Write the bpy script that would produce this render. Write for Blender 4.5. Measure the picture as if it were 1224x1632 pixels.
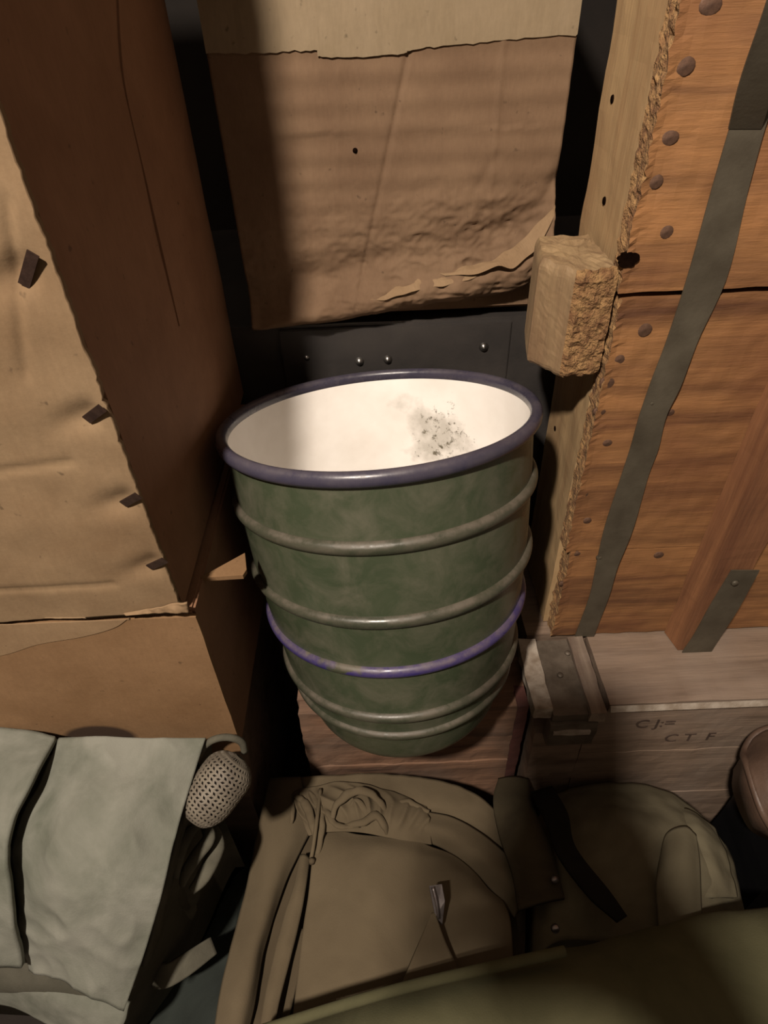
import bpy, bmesh, math, random
from mathutils import Vector, Matrix, noise

for o in list(bpy.data.objects):
    bpy.data.objects.remove(o)
scene = bpy.context.scene
col = scene.collection
random.seed(4)

# ------------------------------------------------------------------ camera
H = 0.93                                   # lens height above the floor
F = 1000.0                                 # focal length in pixels of a 1224 x 1632 frame
_dn = Vector((48 / F, 1164 / F, 1.0)).normalized()      # world "down" seen from the camera
_up = -_dn
_fy = (Vector((0, 0, 1)) - Vector((0, 0, 1)).dot(_up) * _up).normalized()
_rx = _fy.cross(_up)
RC = Matrix((_rx, _fy, _up))               # camera (x right, y down, z forward) -> world
CAM = Vector((0, 0, H))
cam_d = bpy.data.cameras.new('camera')
cam = bpy.data.objects.new('camera', cam_d)
col.objects.link(cam)
cr, cd, cf = RC.col[0], RC.col[1], RC.col[2]
M4 = Matrix((( cr.x, -cd.x, -cf.x), (cr.y, -cd.y, -cf.y), (cr.z, -cd.z, -cf.z))).to_4x4()
M4.translation = CAM
cam.matrix_world = M4
cam_d.sensor_fit = 'HORIZONTAL'
cam_d.sensor_width = 36.0
cam_d.lens = 36.0 * F / 1224
cam_d.clip_start = 0.005
scene.camera = cam

# ------------------------------------------------------------------ world, lamp, exposure
w = bpy.data.worlds.new('world')
scene.world = w
w.use_nodes = True
w.node_tree.nodes['Background'].inputs[0].default_value = (1.0, 0.74, 0.54, 1)
w.node_tree.nodes['Background'].inputs[1].default_value = 0.15

LAMP = Vector((-0.33, -0.37, H + 0.75))    # head torch worn by the person taking the picture
ld = bpy.data.lights.new('head_torch', 'POINT')
ld.energy = 102.0
ld.color = (1.0, 0.87, 0.74)
ld.shadow_soft_size = 0.034
lo = bpy.data.objects.new('head_torch', ld)
lo.location = LAMP
col.objects.link(lo)

vs = scene.view_settings
vs.view_transform = 'Standard'
vs.look = 'None'
vs.gamma = 1.0
vs.exposure = 0.22
vs.use_curve_mapping = False


# ------------------------------------------------------------------ rays from the frame into the place
def ray(px, py):
    return RC @ Vector(((px - 612) / F, (py - 816) / F, 1.0))


def az(px, py, z):                          # point at height z (relative to the lens)
    d = ray(px, py)
    return CAM + d * (z / d.z)


def ay(px, py, y):                          # point on the upright plane at distance y
    d = ray(px, py)
    return CAM + d * (y / d.y)


def ax(px, py, x):
    d = ray(px, py)
    return CAM + d * (x / d.x)


# ------------------------------------------------------------------ materials
MATS = {}


ALB = 0.50


def lin(c, k=None):
    l = [(v / 12.92 if v <= 0.04045 else ((v + 0.055) / 1.055) ** 2.4) for v in [x / 255 for x in c]]
    g = 0.3 * l[0] + 0.59 * l[1] + 0.11 * l[2]
    return tuple((x * 0.86 + g * 0.14) * (k or ALB) for x in l)


def new_mat(name):
    m = bpy.data.materials.new(name)
    m.use_nodes = True
    MATS[name] = m
    nt = m.node_tree
    return m, nt, nt.nodes['Principled BSDF']


def N(nt, kind, **kw):
    n = nt.nodes.new(kind)
    for k, v in kw.items():
        setattr(n, k, v)
    return n


def coords(nt, scale=(1, 1, 1), rot=(0, 0, 0)):
    tc = N(nt, 'ShaderNodeTexCoord')
    mp = N(nt, 'ShaderNodeMapping')
    mp.inputs['Scale'].default_value = scale
    mp.inputs['Rotation'].default_value = rot
    nt.links.new(tc.outputs['Object'], mp.inputs[0])
    return mp.outputs[0]


def noise_n(nt, vec, scale, detail=5, rough=0.55, dist=0.0):
    n = N(nt, 'ShaderNodeTexNoise')
    n.inputs['Scale'].default_value = scale
    n.inputs['Detail'].default_value = detail
    n.inputs['Roughness'].default_value = rough
    n.inputs['Distortion'].default_value = dist
    nt.links.new(vec, n.inputs['Vector'])
    return n.outputs['Fac']


def ramp(nt, fac, stops):
    r = N(nt, 'ShaderNodeValToRGB')
    el = r.color_ramp.elements
    while len(el) < len(stops):
        el.new(0.5)
    for e, (p, c) in zip(el, stops):
        e.position = p
        e.color = (*c, 1)
    nt.links.new(fac, r.inputs[0])
    return r.outputs[0]


def mixc(nt, fac, a, b, mode='MIX'):
    m = N(nt, 'ShaderNodeMix', data_type='RGBA', blend_type=mode)
    if isinstance(fac, float):
        m.inputs[0].default_value = fac
    else:
        nt.links.new(fac, m.inputs[0])
    for sock, v in ((m.inputs[6], a), (m.inputs[7], b)):
        if isinstance(v, tuple):
            sock.default_value = (*v, 1)
        else:
            nt.links.new(v, sock)
    return m.outputs[2]


def bump(nt, bsdf, h, strength, dist=0.002):
    b = N(nt, 'ShaderNodeBump')
    b.inputs['Strength'].default_value = strength
    b.inputs['Distance'].default_value = dist
    nt.links.new(h, b.inputs['Height'])
    nt.links.new(b.outputs[0], bsdf.inputs['Normal'])


def G(v):
    return (v, v, v)


def simple(name, c1, c2, scale=30, rough=0.8, bstr=0.2, bscale=300, metal=0.0, stretch=(1, 1, 1), lo=0.35, hi=0.65, bdist=0.001):
    m, nt, b = new_mat(name)
    v = coords(nt, stretch)
    f = noise_n(nt, v, scale)
    c = ramp(nt, f, [(lo, lin(c1)), (hi, lin(c2))])
    nt.links.new(c, b.inputs['Base Color'])
    b.inputs['Roughness'].default_value = rough
    b.inputs['Metallic'].default_value = metal
    if bstr:
        bump(nt, b, noise_n(nt, v, bscale, 3), bstr, bdist)
    return m


def wood(name, light, dark, grain_axis='X', rough=0.75, bstr=0.5, blotch=None):
    m, nt, b = new_mat(name)
    st = {'X': (0.07, 1, 1), 'Y': (1, 0.07, 1), 'Z': (1, 1, 0.07)}[grain_axis]
    v = coords(nt, st)
    big = noise_n(nt, v, 34, 5, 0.6, 0.6)
    fine = noise_n(nt, v, 330, 4, 0.7)
    c = ramp(nt, big, [(0.30, lin(dark)), (0.52, lin(light)), (0.75, lin(tuple(min(255, x * 1.1) for x in light)))])
    cf_ = ramp(nt, fine, [(0.30, G(0.62)), (0.62, G(1.0))])
    c = mixc(nt, 0.55, c, cf_, 'MULTIPLY')
    v2 = coords(nt, (1, 1, 1))
    bl = noise_n(nt, v2, 11, 3)
    c = mixc(nt, ramp(nt, bl, [(0.45, G(0)), (0.7, G(0.55))]), c, lin(blotch or dark))
    nt.links.new(c, b.inputs['Base Color'])
    b.inputs['Roughness'].default_value = rough
    bump(nt, b, fine, bstr, 0.0012)
    return m


def cardboard(name, light, dark, corr=None, dark_ellipse=None):
    m, nt, b = new_mat(name)
    v = coords(nt)
    f = noise_n(nt, v, 16, 6, 0.6)
    c = ramp(nt, f, [(0.3, lin(dark)), (0.7, lin(light))])
    fib = noise_n(nt, coords(nt, (1, 1, 0.25)), 420, 3)
    c = mixc(nt, 0.35, c, ramp(nt, fib, [(0.3, G(0.75)), (0.7, G(1.0))]), 'MULTIPLY')
    sp = noise_n(nt, v, 130, 2)
    c = mixc(nt, ramp(nt, sp, [(0.70, G(0)), (0.78, G(0.6))]), c, lin(tuple(x * 0.6 for x in dark)))
    if dark_ellipse:  # soft-edged darker ellipse mixed into the colour
        (sx, sz), (rx, rz), sc = dark_ellipse
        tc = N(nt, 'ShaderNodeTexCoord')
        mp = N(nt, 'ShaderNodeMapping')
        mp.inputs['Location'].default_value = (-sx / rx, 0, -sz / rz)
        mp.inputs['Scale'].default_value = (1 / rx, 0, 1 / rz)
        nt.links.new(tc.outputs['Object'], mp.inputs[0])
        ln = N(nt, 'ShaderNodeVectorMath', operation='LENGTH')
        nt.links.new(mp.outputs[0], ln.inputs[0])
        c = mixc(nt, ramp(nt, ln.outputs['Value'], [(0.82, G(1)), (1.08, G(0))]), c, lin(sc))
    nt.links.new(c, b.inputs['Base Color'])
    b.inputs['Roughness'].default_value = 0.85
    b.inputs['Specular IOR Level'].default_value = 0.25
    bump(nt, b, noise_n(nt, v, 220, 4), 0.18, 0.001)
    return m


def canvas(name, light, dark, scale=14, rough=0.95, weave=0.25):
    m, nt, b = new_mat(name)
    v = coords(nt)
    f = noise_n(nt, v, scale, 5, 0.6, 0.4)
    c = ramp(nt, f, [(0.32, lin(dark)), (0.66, lin(light))])
    nt.links.new(c, b.inputs['Base Color'])
    b.inputs['Roughness'].default_value = rough
    b.inputs['Specular IOR Level'].default_value = 0.15
    bump(nt, b, noise_n(nt, v, 700, 2), weave, 0.0008)
    return m


def enamel(name, c1, c2, dust, dust_amt=0.6, rough=0.28, chip=None):
    m, nt, b = new_mat(name)
    v = coords(nt)
    c = ramp(nt, noise_n(nt, v, 13, 4), [(0.35, lin(c1)), (0.65, lin(c2))])
    if chip:
        c = mixc(nt, ramp(nt, noise_n(nt, v, 22, 3), [(0.56, G(0)), (0.60, G(1))]), c, lin(chip))
    geo = N(nt, 'ShaderNodeNewGeometry')
    sep = N(nt, 'ShaderNodeSeparateXYZ')
    nt.links.new(geo.outputs['Normal'], sep.inputs[0])
    # settled dust: lies where the surface faces up, plus smears
    upr = ramp(nt, sep.outputs['Z'], [(0.15, G(0)), (0.75, G(1))])
    brk = ramp(nt, noise_n(nt, v, 42, 5, 0.7), [(0.38, G(0.25)), (0.60, G(1))])
    upf = mixc(nt, 1.0, upr, brk, 'MULTIPLY')
    sm = ramp(nt, noise_n(nt, v, 30, 6, 0.65, 0.5), [(0.40, G(0.08)), (0.72, G(0.75))])
    mx = N(nt, 'ShaderNodeMath', operation='MAXIMUM')
    nt.links.new(upf, mx.inputs[0])
    nt.links.new(sm, mx.inputs[1])
    ml = N(nt, 'ShaderNodeMath', operation='MULTIPLY')
    nt.links.new(mx.outputs[0], ml.inputs[0])
    ml.inputs[1].default_value = dust_amt
    c = mixc(nt, ml.outputs[0], c, lin(dust))
    nt.links.new(c, b.inputs['Base Color'])
    r = N(nt, 'ShaderNodeMapRange')
    nt.links.new(ml.outputs[0], r.inputs[0])
    r.inputs[3].default_value = rough
    r.inputs[4].default_value = 0.85
    nt.links.new(r.outputs[0], b.inputs['Roughness'])
    bump(nt, b, noise_n(nt, v, 90, 4), 0.12, 0.001)
    return m


def enamel_white():
    m, nt, b = new_mat('white_enamel')
    v = coords(nt)
    c = ramp(nt, noise_n(nt, v, 20, 4), [(0.3, lin((232, 226, 218), 1.0)), (0.7, lin((246, 242, 236), 1.0))])
    # dirt splashed on the far right of the inside wall
    tc = N(nt, 'ShaderNodeTexCoord')
    vm = N(nt, 'ShaderNodeVectorMath', operation='DISTANCE')
    vm.inputs[1].default_value = (0.058, 0.176, 0.222)
    nt.links.new(tc.outputs['Object'], vm.inputs[0])
    near = ramp(nt, vm.outputs['Value'], [(0.02, G(0.27)), (0.085, G(0.0))])
    d = noise_n(nt, v, 130, 8, 0.75, 0.3)
    ad = N(nt, 'ShaderNodeMath', operation='ADD')
    nt.links.new(d, ad.inputs[0])
    nt.links.new(near, ad.inputs[1])
    c = mixc(nt, ramp(nt, ad.outputs[0], [(0.77, G(0)), (0.85, G(0.9))]), c, lin((96, 86, 56)))
    d2 = noise_n(nt, v, 22, 4, 0.6)
    ad2 = N(nt, 'ShaderNodeMath', operation='ADD')
    nt.links.new(d2, ad2.inputs[0])
    nt.links.new(near, ad2.inputs[1])
    c = mixc(nt, ramp(nt, ad2.outputs[0], [(0.66, G(0)), (0.86, G(0.45))]), c, lin((150, 138, 100)))
    nt.links.new(c, b.inputs['Base Color'])
    b.inputs['Roughness'].default_value = 0.35
    return m


cardboard('card_front', (183, 150, 108), (160, 126, 86))
cardboard('card_lower', (184, 140, 92), (160, 118, 72), dark_ellipse=((0.107, 0.034), (0.035, 0.022), (84, 62, 46)))
cardboard('card_side', (188, 136, 98), (168, 118, 82))
cardboard('card_back', (166, 131, 96), (143, 109, 78))
cardboard('paper', (190, 165, 128), (172, 148, 110))
cardboard('paper_pale', (194, 158, 114), (172, 136, 94))
wood('wood_orange', (196, 132, 64), (124, 74, 34), 'X', blotch=(152, 90, 42))
wood('wood_orange_v', (184, 120, 66), (140, 84, 44), 'Z', blotch=(150, 90, 48))
wood('wood_pale', (232, 190, 128), (206, 158, 100), 'Z', bstr=0.3)
wood('wood_block', (196, 160, 108), (160, 122, 80), 'Z', bstr=0.4)
simple('wood_end', (206, 156, 88), (150, 100, 52), scale=120, rough=0.95, bstr=1.0, bscale=420, bdist=0.003)
wood('wood_grey', (178, 148, 122), (126, 98, 78), 'X', blotch=(190, 166, 146))
wood('wood_grey_y', (180, 156, 132), (136, 110, 90), 'Y', blotch=(172, 152, 136))
wood('wood_red', (178, 130, 96), (104, 76, 58), 'X', blotch=(160, 134, 114))
simple('red_paint', (132, 74, 62), (108, 62, 54), scale=40, bstr=0.3)
simple('white_paint_lit_edge', (220, 204, 184), (168, 146, 122), scale=60, bstr=0.5)  # white paint of the battens; on the lid edge it paints a lit chamfer
simple('strap_steel', (124, 114, 94), (102, 92, 74), scale=30, rough=0.55, bstr=0.15, metal=0.25)
simple('plate_steel', (142, 126, 108), (106, 92, 76), scale=40, rough=0.6, bstr=0.3, metal=0.2)
simple('nail_rust', (146, 104, 76), (104, 72, 52), scale=200, rough=0.7, bstr=0.4, metal=0.3)
simple('staple_rust', (96, 70, 58), (74, 52, 44), scale=200, rough=0.55, bstr=0.2, metal=0.5)
simple('hole_shade', (22, 12, 8), (34, 20, 12), scale=100, rough=1.0, bstr=0)  # near-black colour standing in for the shade inside holes
simple('trunk_black', (66, 62, 60), (82, 76, 72), scale=18, rough=0.5, bstr=0.15)
simple('rivet_steel', (200, 196, 190), (150, 144, 138), scale=100, rough=0.3, bstr=0, metal=0.9)
simple('stencil_ink', (88, 66, 54), (112, 88, 72), scale=120, bstr=0)
canvas('canvas_grey', (168, 168, 154), (122, 126, 110), 16)
canvas('canvas_grey_dark', (120, 116, 100), (90, 88, 74), 16)
canvas('khaki', (138, 121, 92), (118, 102, 76), 9)
canvas('khaki_dark', (116, 100, 75), (96, 82, 60), 9)
canvas('olive', (124, 120, 84), (102, 100, 68), 12)
canvas('pouch_canvas', (152, 142, 112), (124, 114, 88), 12)
canvas('teal_tarp', (74, 82, 76), (56, 62, 58), 10)
canvas('webbing', (128, 124, 106), (98, 94, 80), 30)
canvas('strap_canvas', (112, 100, 74), (88, 78, 58), 20)
canvas('dark_cloth', (50, 44, 38), (38, 34, 30), 20)
simple('mesh_metal', (158, 146, 126), (128, 116, 100), scale=60, rough=0.65, bstr=0.1, metal=0.1)
simple('leather', (132, 102, 82), (104, 78, 62), scale=30, rough=0.5, bstr=0.3)
simple('silver', (220, 208, 206), (180, 168, 168), scale=80, rough=0.38, bstr=0.1, metal=0.9)
simple('skin', (196, 150, 122), (176, 130, 104), scale=20, bstr=0.1)
simple('phone_black', (24, 24, 26), (30, 30, 32), scale=20, rough=0.3, bstr=0)
simple('sleeve_cloth', (50, 52, 58), (40, 42, 48), scale=20, bstr=0.3)
simple('floor_dirt', (58, 48, 40), (40, 32, 26), scale=12, rough=0.95, bstr=0.5)
simple('wall_dark', (52, 42, 34), (38, 30, 24), scale=8, rough=0.95, bstr=0.3)
enamel('green_enamel', (66, 84, 56), (82, 96, 68), (146, 136, 116), 0.66, 0.22)
enamel('green_rib', (62, 72, 54), (80, 86, 66), (142, 126, 110), 0.62, 0.2)
enamel('blue_rib', (58, 48, 128), (66, 54, 140), (156, 138, 122), 0.55, 0.2, chip=(76, 84, 62))
enamel('blue_rim', (64, 62, 88), (84, 80, 104), (136, 124, 124), 0.40, 0.18)
enamel_white()
MATS['hole_shade'].node_tree.nodes['Principled BSDF'].inputs['Specular IOR Level'].default_value = 0.0


# ------------------------------------------------------------------ mesh helpers
def empty(name, loc, label=None, cat=None, group=None, kind=None):
    o = bpy.data.objects.new(name, None)
    o.empty_display_size = 0.02
    o.location = loc
    col.objects.link(o)
    tag(o, label, cat, group, kind)
    return o


def tag(o, label=None, cat=None, group=None, kind=None):
    if label: o['label'] = label
    if cat: o['category'] = cat
    if group: o['group'] = group
    if kind: o['kind'] = kind
    return o


def wloc(o):
    v = Vector((0, 0, 0))
    while o is not None:
        v += o.location
        o = o.parent
    return v


def obj(name, verts, faces, mat, parent=None, smooth=False, origin=None):
    """link ONE mesh object; verts are world coordinates"""
    base = wloc(parent) if parent else Vector((0, 0, 0))
    org = Vector(origin) if origin is not None else base
    me = bpy.data.meshes.new(name)
    me.from_pydata([tuple(Vector(v) - org) for v in verts], [], faces)
    me.materials.append(MATS[mat])
    if smooth:
        me.polygons.foreach_set('use_smooth', [True] * len(me.polygons))
    me.validate()
    bm = bmesh.new()
    bm.from_mesh(me)
    bmesh.ops.recalc_face_normals(bm, faces=bm.faces)
    bm.to_mesh(me)
    bm.free()
    o = bpy.data.objects.new(name, me)
    col.objects.link(o)
    o.parent = parent
    o.location = org - base
    return o


def nz(p, s, k=0.0):
    return noise.noise(Vector((p[0] * s + k, p[1] * s + k * 1.7, p[2] * s - k)))


def grid_box(lo, hi, step=None, disp=None, div=None):
    """box whose six faces are grids; disp(co) -> offset vector"""
    lo, hi = Vector(lo), Vector(hi)
    d = hi - lo
    n = div or [max(1, int(round(d[i] / step))) for i in range(3)]
    idx, verts, faces = {}, [], []

    def vid(i, j, k):
        key = (i, j, k)
        if key not in idx:
            idx[key] = len(verts)
            verts.append(Vector((lo.x + d.x * i / n[0], lo.y + d.y * j / n[1], lo.z + d.z * k / n[2])))
        return idx[key]
    for i in range(n[0]):
        for j in range(n[1]):
            for k in (0, n[2]):
                q = [vid(i, j, k), vid(i + 1, j, k), vid(i + 1, j + 1, k), vid(i, j + 1, k)]
                faces.append(q)
        for k in range(n[2]):
            for j in (0, n[1]):
                faces.append([vid(i, j, k), vid(i + 1, j, k), vid(i + 1, j, k + 1), vid(i, j, k + 1)])
    for j in range(n[1]):
        for k in range(n[2]):
            for i in (0, n[0]):
                faces.append([vid(i, j, k), vid(i, j + 1, k), vid(i, j + 1, k + 1), vid(i, j, k + 1)])
    if disp:
        verts = [v + Vector(disp(v)) for v in verts]
    return verts, faces


def box(name, lo, hi, mat, parent=None, bev=0.0015, jit=0.0):
    """bevelled box with slightly uneven corners"""
    bm = bmesh.new()
    lo, hi = Vector(lo), Vector(hi)
    vs_ = []
    for k in range(8):
        p = [(hi if k >> i & 1 else lo)[i] + random.uniform(-jit, jit) for i in range(3)]
        vs_.append(bm.verts.new(p))
    for q in ((0, 1, 3, 2), (4, 6, 7, 5), (0, 4, 5, 1), (2, 3, 7, 6), (0, 2, 6, 4), (1, 5, 7, 3)):
        bm.faces.new([vs_[i] for i in q])
    if bev:
        bmesh.ops.bevel(bm, geom=bm.edges[:], offset=bev, segments=2, affect='EDGES')
    v = [x.co.copy() for x in bm.verts]
    bm.verts.index_update()
    f = [[x.index for x in fc.verts] for fc in bm.faces]
    bm.free()
    return obj(name, v, f, mat, parent)


def cr1(p0, p1, p2, p3, t):
    return 0.5 * ((2 * p1) + (p2 - p0) * t + (2 * p0 - 5 * p1 + 4 * p2 - p3) * t * t + (3 * p1 - p0 - 3 * p2 + p3) * t ** 3)


def spline(pts, n):
    pts = [Vector(p) for p in pts]
    if len(pts) == 2:
        return [pts[0].lerp(pts[1], i / (n - 1)) for i in range(n)]
    e = [2 * pts[0] - pts[1]] + pts + [2 * pts[-1] - pts[-2]]
    out = []
    m = len(pts) - 1
    for i in range(n):
        u = i / (n - 1) * m
        k = min(int(u), m - 1)
        out.append(cr1(e[k], e[k + 1], e[k + 2], e[k + 3], u - k))
    return out


def patch(name, rows, mat, parent, nu=30, nv=30, thick=0.004, disp=None, floor=None, up=Vector((0, 0, 1)), wrinkle=0.0, wscale=40):
    """cloth sheet through a net of points (rows of world points); closed, with thickness, or filled down to height floor"""
    cols = [spline(r, nu) for r in rows]
    g = []
    for i in range(nu):
        g.append(spline([c[i] for c in cols], nv))          # g[i][j]
    nrm = [[None] * nv for _ in range(nu)]
    for i in range(nu):
        for j in range(nv):
            a = g[min(i + 1, nu - 1)][j] - g[max(i - 1, 0)][j]
            b = g[i][min(j + 1, nv - 1)] - g[i][max(j - 1, 0)]
            n = a.cross(b)
            n = n.normalized() if n.length > 1e-12 else up.copy()
            if n.dot(up) < 0:
                n = -n
            nrm[i][j] = n
    top, bot = [], []
    for i in range(nu):
        for j in range(nv):
            p = g[i][j].copy()
            n = nrm[i][j]
            u, v = i / (nu - 1), j / (nv - 1)
            d = disp(u, v, p) if disp else 0.0
            if wrinkle:
                d += wrinkle * (nz(p, wscale) + 0.5 * nz(p, wscale * 2.3, 3.1))
            top.append(p + n * d)
            if floor is None:
                bot.append(p + n * (d - thick))
            else:
                bot.append(Vector((p.x, p.y, min(floor, p.z - 0.002))))
    verts = top + bot
    o_ = nu * nv
    ID = lambda i, j: i * nv + j
    faces = []
    for i in range(nu - 1):
        for j in range(nv - 1):
            q = [ID(i, j), ID(i + 1, j), ID(i + 1, j + 1), ID(i, j + 1)]
            faces.append(q)
            faces.append([x + o_ for x in reversed(q)])
    rim = [ID(i, 0) for i in range(nu)] + [ID(nu - 1, j) for j in range(1, nv)] + \
          [ID(i, nv - 1) for i in range(nu - 2, -1, -1)] + [ID(0, j) for j in range(nv - 2, 0, -1)]
    for a, b in zip(rim, rim[1:] + rim[:1]):
        faces.append([a, b, b + o_, a + o_])
    return obj(name, verts, faces, mat, parent, smooth=True)


def tube(name, pts, rad, mat, parent=None, n=40, seg=12, disp=None, flat=1.0, cap=True):
    """round (or flattened) tube along a spline; rad number or list"""
    path = spline(pts, n)
    rads = rad if isinstance(rad, (list, tuple)) else [rad, rad]
    verts, faces = [], []
    prev = None
    for i, p in enumerate(path):
        t = (path[min(i + 1, n - 1)] - path[max(i - 1, 0)]).normalized()
        if prev is None:
            s = t.cross(Vector((0, 0, 1)))
            if s.length < 1e-3:
                s = t.cross(Vector((1, 0, 0)))
            s.normalize()
        else:
            s = (prev - prev.dot(t) * t).normalized()
        prev = s
        b = s.cross(t)
        u = i / (n - 1) * (len(rads) - 1)
        k = min(int(u), len(rads) - 2)
        r = rads[k] + (rads[k + 1] - rads[k]) * (u - k)
        for j in range(seg):
            a = 2 * math.pi * j / seg
            q = p + s * (math.cos(a) * r) + b * (math.sin(a) * r * flat)
            if disp:
                q = q + (q - p).normalized() * disp(i / (n - 1), a, q)
            verts.append(q)
    for i in range(n - 1):
        for j in range(seg):
            faces.append([i * seg + j, i * seg + (j + 1) % seg, (i + 1) * seg + (j + 1) % seg, (i + 1) * seg + j])
    if cap:
        faces.append(list(range(seg)))
        faces.append(list(range((n - 1) * seg, n * seg)))
    return obj(name, verts, faces, mat, parent, smooth=True)


def ribbon(name, left, right, mat, parent, n=40, thick=0.001, normal=Vector((0, -1, 0)), disp=None):
    a, b = spline(left, n), spline(right, n)
    verts, faces = [], []
    for p, q in zip(a, b):
        t = len(verts) // 4 / (n - 1)
        d = disp(t) if disp else 0.0
        verts += [p + normal * (thick + d), q + normal * (thick + d), q + normal * d, p + normal * d]
    for i in range(n - 1):
        for j in range(4):
            faces.append([i * 4 + j, i * 4 + (j + 1) % 4, i * 4 + 4 + (j + 1) % 4, i * 4 + 4 + j])
    faces += [[0, 1, 2, 3], [(n - 1) * 4 + k for k in range(4)]]
    return obj(name, verts, faces, mat, parent)


def lathe(name, prof, mat, parent, base, axis, seg=96, close=True, oval=None):
    a = Vector(axis).normalized()
    u = a.cross(Vector((0, 1, 0))).normalized()
    v = a.cross(u)
    verts, faces = [], []
    n = len(prof)
    for s in range(seg):
        t = 2 * math.pi * s / seg
        d = u * math.cos(t) + v * math.sin(t)
        for r, h in prof:
            if oval:
                d = u * math.cos(t) + v * (math.sin(t) * oval(h))
            verts.append(base + d * r + a * h)
    for s in range(seg):
        s2 = (s + 1) % seg
        for k in range(n if close else n - 1):
            k2 = (k + 1) % n
            faces.append([s * n + k, s2 * n + k, s2 * n + k2, s * n + k2])
    return obj(name, verts, faces, mat, parent, smooth=True)


def Z(r):
    return r + H


# ================================================================== the setting
v, f = grid_box((-1.6, -1.2, -0.04), (1.6, 1.3, 0.0), div=[40, 40, 1], disp=lambda p: (0, 0, 0.004 * nz(p, 9) if p.z > -0.01 else 0))
tag(obj('floor', v, f, 'floor_dirt'), kind='structure')
v, f = grid_box((-1.6, 1.2, 0.0), (1.6, 1.26, 2.2), div=[20, 1, 20])
tag(obj('wall_back', v, f, 'wall_dark'), kind='structure')

# ================================================================== enamel bucket
AX = Vector((-0.05515, 0.21187, 0.97574)).normalized()
RIMC = Vector((-0.00223, 0.46635, Z(-0.29057)))
BB = RIMC - AX * 0.3185                        # centre of the bucket's bottom
HB = 0.3185
bk = empty('bucket', BB, 'dusty green enamel bucket with raised ribs, blue rim and white inside', 'bucket')


def prof_r(s):                                 # outer wall radius at depth s under the rim
    pts = [(0, .1325), (.0535, .1318), (.121, .1288), (.1775, .1234), (.234, .1165), (.262, .1105), (.285, .1045), (.302, .0995), (.312, .0945), (.3185, .087)]
    for (a, ra), (b, rb) in zip(pts, pts[1:]):
        if s <= b:
            return ra + (rb - ra) * (s - a) / (b - a)
    return .087


oval = lambda h: 0.92 + 0.5 * min(HB - h, 0.24)          # the old rim is pressed a little out of round
ss = [i * HB / 60 for i in range(61)]
outer = [(prof_r(s), HB - s) for s in ss]
inner = [(prof_r(s) - 0.002, HB - s) for s in ss if s < HB - 0.004]
prof = [(0.0001, 0.0)] + outer[::-1] + [(outer[0][0] - 0.001, HB)] + \
       [(prof_r(s) - 0.001, HB - s) for s in ss if s < HB - 0.003] + [(0.0001, 0.003)]
lathe('wall', prof, 'green_enamel', bk, BB, AX, 128, close=False, oval=oval)
lin_p = inner + [(0.0001, 0.0045)] + [(0.0001, 0.0032)] + [(r + 0.0008, h - 0.0008) for r, h in inner[::-1]]
lathe('lining', lin_p, 'white_enamel', bk, BB, AX, 128, oval=oval)
bead = [(0.1345 + 0.0052 * math.cos(t), HB - 0.001 + 0.0062 * math.sin(t)) for t in [2 * math.pi * k / 14 for k in range(14)]]
lathe('rim', bead, 'blue_rim', bk, BB, AX, 128, oval=oval)
for s, rr, m_ in ((.0565, .0052, 'green_rib'), (.1245, .0050, 'green_rib'), (.1775, .0048, 'blue_rib'), (.234, .0046, 'green_rib'), (.262, .0042, 'green_rib')):
    r0 = prof_r(s)
    pr = [(r0 - 0.0008 + (rr + 0.0008) * max(0.0, math.cos(t)), HB - s + rr * 1.15 * math.sin(t)) for t in [math.pi * (k / 10 - 0.5) for k in range(11)]]
    lathe('rib', pr, m_, bk, BB, AX, 128, oval=oval)

# ================================================================== small crate under the bucket
zc = -0.622
cr_ = empty('crate', (0.02, 0.55, 0), 'weathered reddish wooden crate under the green bucket', 'crate')
XA, XB, YF = -0.105, 0.152, 0.386


def wob(amp, s):
    return lambda p: (amp * nz(p, s), amp * nz(p, s, 5), amp * nz(p, s, 9))


v, f = grid_box((XA, YF, Z(-0.74)), (XB - 0.012, YF + 0.018, Z(zc) - 0.003), 0.008, wob(0.0016, 60))
obj('front_board', v, f, 'wood_red', cr_)
v, f = grid_box((XA, YF, Z(-0.93) + 0.004), (XB - 0.012, YF + 0.018, Z(-0.744)), 0.01, wob(0.0012, 60))
obj('front_board', v, f, 'wood_red', cr_)
v, f = grid_box((XB - 0.012, YF - 0.002, Z(-0.93) + 0.004), (XB, YF + 0.024, Z(zc)), 0.008, wob(0.0016, 60))
obj('painted_edge', v, f, 'red_paint', cr_)['label'] = 'red painted end of crate front'
v, f = grid_box((XA - 0.002, YF + 0.018, Z(zc) - 0.015), (XB, 0.60, Z(zc)), 0.012, wob(0.0014, 60))
obj('top_board', v, f, 'wood_red', cr_)
box('body', (XA + 0.004, YF + 0.018, 0.004), (XB - 0.004, 0.598, Z(zc) - 0.016), 'wood_red', cr_)

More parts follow.
